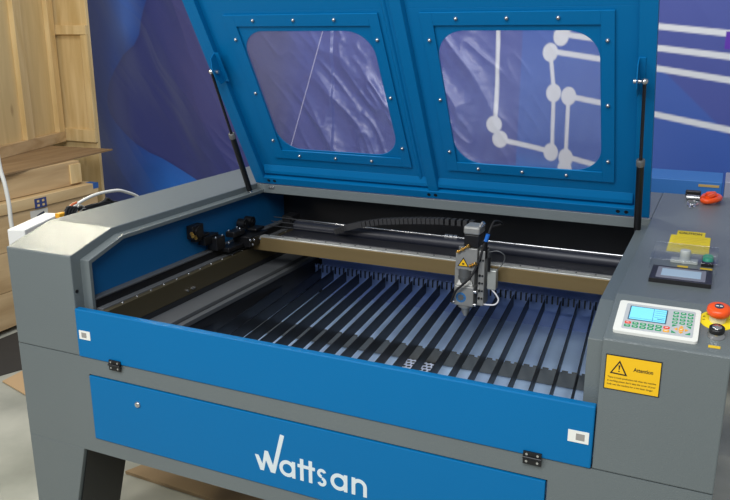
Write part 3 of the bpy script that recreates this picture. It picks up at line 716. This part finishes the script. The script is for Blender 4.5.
# rim all round: outer wall + returned flange
g.box(LX0, LX0 + .002, 0, LS, -.022, .0); g.box(LX1 - .002, LX1, 0, LS, -.022, .0)
g.box(LX0, LX0 + .044, 0, LS, -.001, .001); g.box(LX1 - .044, LX1, 0, LS, -.001, .001)
g.box(LX0 + .042, LX0 + .044, .026, LS, -.020, -.001); g.box(LX1 - .044, LX1 - .042, .026, LS, -.020, -.001)
g.box(LX0, LX1, 0, .002, -.022, .0); g.box(LX0, LX1, LS - .002, LS, -.022, .0)
g.box(LX0 + .044, LX1 - .044, 0.0, .030, -.001, .001)
g.box(LX0 + .044, LX1 - .044, .028, .030, -.02, -.001)
lid = g.build('lid', blue, MA, .0008, label='raised blue lid with two windows')
def bar(x0, x1, s0, s1, z1, z0=-.0199):   # trapezoid stiffener
    g = MB(LT); e = .006
    vs = [(x0, s0, z0), (x1, s0, z0), (x1, s1, z0), (x0, s1, z0), (x0 + e, s0, z1), (x1 - e, s0, z1), (x1 - e, s1, z1), (x0 + e, s1, z1)]
    g.add(vs, [(0, 3, 2, 1), (4, 5, 6, 7), (0, 1, 5, 4), (1, 2, 6, 5), (2, 3, 7, 6), (3, 0, 4, 7)])
    return g.build('stiffener', blue, lid, .002)
bar(.926, .972, .032, LS - .02, -.004)
bar(.898, .915, .032, LS - .02, -.015); 
g = MB(LT); g.add([(LX0 + .05, .030, -.0199), (LX1 - .05, .030, -.0199), (LX1 - .05, .078, -.0199), (LX0 + .05, .078, -.0199), (LX0 + .05, .044, -.008), (LX1 - .05, .044, -.008), (LX1 - .05, .056, -.010), (LX0 + .05, .056, -.010)],
                 [(0, 3, 2, 1), (4, 5, 6, 7), (0, 1, 5, 4), (1, 2, 6, 5), (2, 3, 7, 6), (3, 0, 4, 7)])
g.build('stiffener', blue, lid, .002)
for (wx0, wx1, ix0, ix1, s0, s1, i0, i1, op) in ((.350, .884, .387, .852, .118, .690, .155, .650, O1), (1.012, 1.542, 1.048, 1.507, .118, .690, .155, .650, O2)):
    g = MB(LT); q = lambda a, b_, c, d, z: [(a, c, z), (b_, c, z), (b_, d, z), (a, d, z)]
    z0 = -.0185
    g.box(wx0, ix0, s0, s1, z0, z0 + .005); g.box(ix1, wx1, s0, s1, z0, z0 + .005); g.box(ix0, ix1, s0, i0, z0, z0 + .005); g.box(ix0, ix1, i1, s1, z0, z0 + .005)
    wf = g.build('window_frame', blue, lid, .0008)
    # bolts
    g = MB(LT)
    bx = [(wx0 + (wx1 - wx0) * f, s) for f in (.20, .47, .73) for s in (s0 + .018, s1 - .018)]
    bx += [(x, s) for x in (wx0 + .018, wx1 - .018) for s in (.200, .400, .605)]
    for x, s in bx:
        MB(LT).lathe((x, s, z0 + .005), [(.0055, 0), (.0055, .003), (.0035, .006), (.0008, .007)], n=14).build('bolt', steel, lid)
    g = MB(LT).box(ix0 - .02, ix1 + .02, i0 - .02, i1 + .02, -.0245, -.0225)
    g.build('window_pane', pane_m, lid, label='clear window pane')
g = MB(LT); g.add([(.684, .628, -.0222), (.688, .628, -.0222), (.425, .162, -.0222), (.421, .162, -.0222), (.684, .628, -.0220), (.688, .628, -.0220), (.425, .162, -.0220), (.421, .162, -.0220)],
                  [(0, 1, 2, 3), (4, 7, 6, 5), (0, 4, 5, 1), (1, 5, 6, 2), (2, 6, 7, 3), (3, 7, 4, 0)])
sc_m = bpy.data.materials.new('film_crease'); sc_m.use_nodes = True; nt = sc_m.node_tree; nt.nodes.clear()
o_ = nt.nodes.new('ShaderNodeOutputMaterial'); tr = nt.nodes.new('ShaderNodeBsdfTransparent'); df = nt.nodes.new('ShaderNodeBsdfDiffuse'); df.inputs[0].default_value = (.8, .76, .9, 1)
m1 = nt.nodes.new('ShaderNodeMixShader'); m1.inputs[0].default_value = .25; nt.links.new(tr.outputs[0], m1.inputs[1]); nt.links.new(df.outputs[0], m1.inputs[2]); nt.links.new(m1.outputs[0], o_.inputs[0])
g.build('film_crease', sc_m, lid, label='long pale crease in the window film')
# oval holes near the hinge edge
for x in (.293, .318, .933, .957, 1.555, 1.580):
    MB(LT).lathe((x, .016, .001), [(.0065, 0), (.0065, .0004)], n=16).build('drain_hole', black, lid)
# strut brackets and gas struts
for sx, xb in ((-1, .2745), (1, 1.6045)):
    g = MB(LT); x = xb
    g.prism([LT(Vector(p)) for p in ()] or [(x, .44, .0), (x, .54, .0), (x, .515, .045), (x, .47, .045)], (.003, 0, 0)) if False else None
    q = [(x, .455, .0), (x, .565, .0), (x, .560, .030), (x, .525, .044), (x, .495, .044), (x, .460, .030)]
    vs = q + [(x + .003, b_, c) for a, b_, c in q]; n = 6
    g.add(vs, [list(range(n))[::-1], list(range(n, 2 * n))] + [[i, (i + 1) % n, n + (i + 1) % n, n + i] for i in range(n)])
    g.box(x, x + .018, .455, .565, .001, .004)
    br = g.build('strut_bracket', blue, lid, .0006)
    cx = xb + .0015; ex = cx + sx * .018
    MB(LT).cyl((cx - sx * .010, .510, .030), (cx + sx * .006, .510, .030), .006, n=14).cyl((cx, .510, .030), (ex, .510, .030), .0035, n=12).build('strut_bolt', steel, br)
    top = LT(Vector((ex, .510, .030))); bx_ = .247 if sx < 0 else 1.622
    bot = Vector((bx_, .884, 1.030 if sx < 0 else 1.022)); dd = (bot - top); midp = top + dd * .49
    MB().cyl(midp, bot - dd.normalized() * .012, .0105, n=18).build('gas_strut', black, MA)
    st = MB().cyl(top, midp, .0048, n=14).build('strut_rod', mat('dark_rod', (50, 50, 54), .25, .6), MA)
    MB().lathe(midp, [(.0118, -.016), (.0118, .002), (.010, .004)], tuple(-dd), n=18).build('strut_collar', alu_dark, MA)
    g = MB().lathe(top, [(.0005, -.009), (.006, -.007), (.009, 0), (.006, .007), (.0005, .009)], (1, 0, 0), n=16); g.build('ball_joint', steel, MA)
    g = MB().lathe(bot, [(.0005, -.008), (.0055, -.006), (.008, 0), (.0055, .006), (.0005, .008)], (1, 0, 0), n=16).cyl(bot, bot + Vector((sx * .014, 0, 0)), .0045, n=12); g.build('ball_joint', steel, MA)

# ------------------------------------------------------------------ key ring on the console
KR = thing('keychain', (1.79, 1.29, H2), 'bunch of keys with an orange coiled tag on the console top', 'keys')
g = MB().tube([(1.787, 1.25, H2 + .0115), (1.80, 1.235, H2 + .012), (1.825, 1.25, H2 + .016), (1.838, 1.29, H2 + .016), (1.83, 1.335, H2 + .014), (1.808, 1.35, H2 + .012), (1.790, 1.33, H2 + .012), (1.786, 1.28, H2 + .0115)], .009)
g.tube([(1.80, 1.24, H2 + .024), (1.818, 1.275, H2 + .028), (1.80, 1.31, H2 + .024), (1.82, 1.345, H2 + .02)], .008)
g.build('orange_tag', mat('orange_tag', (246, 84, 20), .3), KR, label='orange tag')
MB().tube([(1.742 + .016 + .016 * math.cos(a * math.pi / 6), 1.235 + .032 * math.sin(a * math.pi / 6), H2 + .004) for a in range(13)], .0016).build('ring', steel, KR)
for a, (x, y) in ((.3, (1.752, 1.20)), (-.4, (1.765, 1.21))):
    g = MB(); g.cyl((x, y, H2 + .002), (x, y, H2 + .004), .011, n=18); g.box(x - .003, x + .003, y - .045, y - .009, H2 + .0022, H2 + .0038); g.box(x + .003, x + .007, y - .042, y - .036, H2 + .0022, H2 + .0038)
    g.build('key', steel, KR)
MB().cyl((1.735, 1.30, H2 + .009), (1.775, 1.30, H2 + .009), .009, n=16).build('metal_tube', steel, KR)

# ------------------------------------------------------------------ crates on the left
def crate_text(): pass
# low pine chest
LC = thing('pine_crate', (-2.1, 1.4, 0), 'large pine crate with blue corner tape standing on the floor', 'crate')
g = MB(); zz = [0.03, .235, .455, .66]
for k in range(3): g.box(-2.6, -1.65, .75, 2.058, zz[k], zz[k + 1] - .003)
g.build('body', pine_h, LC, .002)
MB().box(-2.62, -1.64, .74, 2.062, .66, .722).build('crate_lid', wood('pine_lid', (186, 156, 110), (214, 188, 142), 1), LC, .003)
for y in (.95, 1.75): MB().box(-2.6, -1.66, y, y + .09, 0, .03).build('skid', pine_h, LC)
g = MB().box(-1.6398, -1.6385, 2.018, 2.0625, .690, .7235); g.box(-1.70, -1.6385, 2.018, 2.0625, .7222, .7232).build('blue_tape', mat('blue_tape', (50, 96, 160), .6), LC, label='blue tape')
g = MB().box(-1.6398, -1.6385, 1.565, 1.650, .655, .71).mat(1)
for y in (1.582, 1.618):
    for z in (.664, .688): g.box(-1.6384, -1.6378, y, y + .016, z, z + .012)
g.build('blue_sticker', [mat('blue_sticker', (52, 66, 116), .6), pine], LC, label='dark blue sticker')
g = MB().box(-1.649, -1.6475, 1.535, 1.66, .565, .645).mat(1); g.prism([(-1.6475, 1.575, .612), (-1.6475, 1.605, .590), (-1.6475, 1.64, .600), (-1.6475, 1.632, .630), (-1.6475, 1.60, .622)], (.0006, 0, 0))
g.build('paper_label', [mat('paper', (206, 204, 192), .7), mat('dark_print', (50, 56, 70), .7)], LC, label='white paper label with dark mark')
# second crate on top of it
FC = thing('flat_crate', (-2.15, 1.4, .722), 'flat pine crate lying on the large pine crate', 'crate')
MB().box(-2.62, -1.70, .72, 1.985, .725, .8645).build('body', pine_h, FC, .002)
MB().box(-1.70, -1.69, 1.90, 1.985, .735, .85).build('end_board', pine, FC, .001)
# brown sheet
g = MB(); g.prism([(-1.60, .92, .866), (-1.812, 2.398, .866), (-2.40, 2.335, .866), (-2.45, .85, .866)], (0, 0, .009))
o = g.build('plywood_sheet', brownply); o['label'] = 'thin brown plywood sheet lying on the flat crate, sticking out at one corner'; o['category'] = 'board'
# leaning open crate: rotated panel box with battens
c0 = Vector((-2.118, 1.774, .876)); dsv = Vector((-.255, .777, 0)).normalized(); dbv = Vector((-dsv.y, dsv.x, 0))
def UT(p): return c0 + dsv * p.x + dbv * p.y + Vector((0, 0, p.z))
UC = thing('upright_crate', tuple(UT(Vector((.3, .3, 0)))), 'tall upright plywood crate with pine battens standing on the brown sheet', 'crate')
MB(UT).box(-1.0, .80, .035, .55, 0, 1.45).build('side_panel', ply, UC, .002)
for x0, x1 in ((.745, .82), (.33, .42), (-.10, -.01), (-.55, -.46)):
    MB(UT).box(x0, x1, 0, .035, .07, 1.40).build('batten', pine, UC, .002)
MB(UT).box(-1.0, .82, 0, .035, 0, .07).build('batten', pine_h, UC, .002)
MB(UT).box(-1.0, .82, 0, .035, 1.40, 1.47).build('batten', pine_h, UC, .002)
# tall crate behind
TC = thing('crate_panel', (-2.35, 2.6, 0), 'tall pine crate panel with battens standing behind the stacked crates', 'panel')
MB().box(-2.6, -2.115, 2.585, 2.61, 0, 2.05).build('side_panel', pine, TC, .002)
for z0, z1 in ((.88, .965), (1.60, 1.66), (1.90, 2.05)):
    MB().box(-2.6, -2.11, 2.56, 2.585, z0, z1).build('batten', pine, TC, .002)
MB().box(-2.165, -2.11, 2.565, 2.585, .965, 1.60).build('batten', pine, TC, .002)

# ------------------------------------------------------------------ white cabinet, cables and hose behind the side housing
g = MB(); q = [(-.374, .312, 0), (-.461, .562, 0), (-.40, .580, 0), (-.313, .333, 0)]
g.prism(q, (0, 0, .952)); o = g.build('white_carton', mat('white_carton', (226, 226, 222), .6), None, .004)
o['label'] = 'plain white carton standing close beside the grey side housing'; o['category'] = 'carton'
CB = thing('cable_bundle', (-.08, .40, 0), 'bundle of black and grey cables looping up behind the side housing', 'cables')
rg = random.Random(2)
for k in range(6):
    o1 = k * .012; pts = [(-.075, .24 + o1 * .5, .02), (-.07, .26 + o1, .7), (-.075, .29 + o1, 1.02 + rg.uniform(-.008, .008)), (-.08, .35 + o1, 1.040 + rg.uniform(-.01, .004)), (-.08, .43 + o1, 1.040 + rg.uniform(-.008, .006)), (-.075, .50, 1.036 + rg.uniform(-.01, .006)), (-.075, .60, .90), (-.075, .72, .02)]
    MB().tube(pts, .0055 if k < 4 else .0035, n=8).build('cable', blackrub if k < 4 else mat('grey_cable', (150, 148, 142), .5), CB, **({'label': 'grey cable'} if k >= 4 else {}))
MB().box(-.095, -.075, .268, .298, 1.028, 1.044).build('yellow_connector', mat('amber', (224, 160, 30), .5), CB, .002, label='yellow connector')
MB().tube([(-.085, .30, 1.04), (-.088, .33, 1.056), (-.09, .36, 1.062)], .004, n=8).build('orange_cable', mat('brick', (190, 90, 40), .5), CB, label='short orange cable')
g = MB().tube([(-.135, .22, .02), (-.135, .22, .80), (-.135, .30, .985), (-.135, .38, 1.035), (-.135, .47, 1.058), (-.135, .56, 1.060), (-.135, .64, 1.045), (-.135, .74, .98), (-.135, .80, .80), (-.135, .84, .02)], .0055)
o = g.build('white_hose', mat('white_hose', (214, 214, 208), .4)); o['label'] = 'white hose arching over the cable bundle behind the side housing'; o['category'] = 'hose'
g = MB().tube([(-.84, .7, 1.30), (-.842, .7, 1.18), (-.836, .7, 1.074), (-.82, .7, 1.005), (-.811, .7, .922), (-.811, .7, .825), (-.80, .71, .60), (-.74, .74, .30), (-.62, .80, .03), (-.50, .90, .009)], .0085)
o = g.build('air_hose', mat('white_hose', (214, 214, 208), .4)); o['label'] = 'pale hose hanging in front of the crates'; o['category'] = 'hose'

# ------------------------------------------------------------------ things on the floor
g = MB(); g.prism([(-1.63, .80, 0), (-1.62, 1.55, 0), (-1.40, 1.45, 0), (-1.17, 1.04, 0), (-1.24, .86, 0), (-1.45, .70, 0)], (0, 0, .004))  # flat dark sheet added as the shadow below the crate
o = g.build('floor_shadow_sheet', mat('shadow_sheet_dark', (52, 50, 46), .85, noise=.2, nscale=10)); o['label'] = 'dark sheet laid as a shadow on the floor in front of the large pine crate'; o['category'] = 'mat'  # category 'mat' here holds the added shadow sheet
g = MB(); g.prism([(-1.16, .83, .004), (-.90, .76, .004), (-.80, 1.0, .004), (-1.17, .97, .004)], (0, 0, .006))
o = g.build('cardboard_piece', mat('tan_card', (196, 164, 122), .8)); o['label'] = 'tan piece of cardboard lying on the floor beside the leg'; o['category'] = 'cardboard'
g = MB().box(-1.0, -.80, .84, .90, 0.0, .004); 
o = g.build('wood_offcut', pine_h); o['label'] = 'small wood offcut under the tan cardboard'; o['category'] = 'offcut'
g = MB(); g.prism([(-.08, .455, .0), (-.05, .525, .0), (.9, .9, .0), (.9, .42, .0)], (0, 0, .012))
o = g.build('cardboard_sheet', cardm); o['label'] = 'brown cardboard sheet with a pale edge on the floor under the machine'; o['category'] = 'cardboard'

# ------------------------------------------------------------------ equipment behind the console
g = MB().box(1.52, 1.842, 1.555, 1.78, 0, 1.078)
BC = thing('blue_cabinet', (1.68, 1.66, 0), 'blue metal cabinet behind the console with a yellow label strip', 'cabinet')
g.build('body', mat('blue_cabinet_paint', (52, 118, 190), .5), BC, .003)
g = MB().box(1.762, 1.832, 1.553, 1.5555, 1.057, 1.066); g.build('label_strip', mat('ochre_strip', (196, 164, 96), .6), BC, label='yellow label strip')
GC = thing('grey_cabinet', (1.868, 1.66, 0), 'narrow pale grey cabinet beyond the far corner of the console', 'cabinet')
MB().box(1.850, 1.886, 1.53, 1.75, 0, 1.086).build('body', mat('pale_grey_cabinet', (150, 152, 170), .5), GC, .004)
MB().box(1.853, 1.883, 1.526, 1.53, .2, 1.0).build('door', mat('pale_grey_cabinet', (150, 152, 170), .5), GC, .002)

for o in bpy.data.objects:
    if '_w' in o: del o['_w']
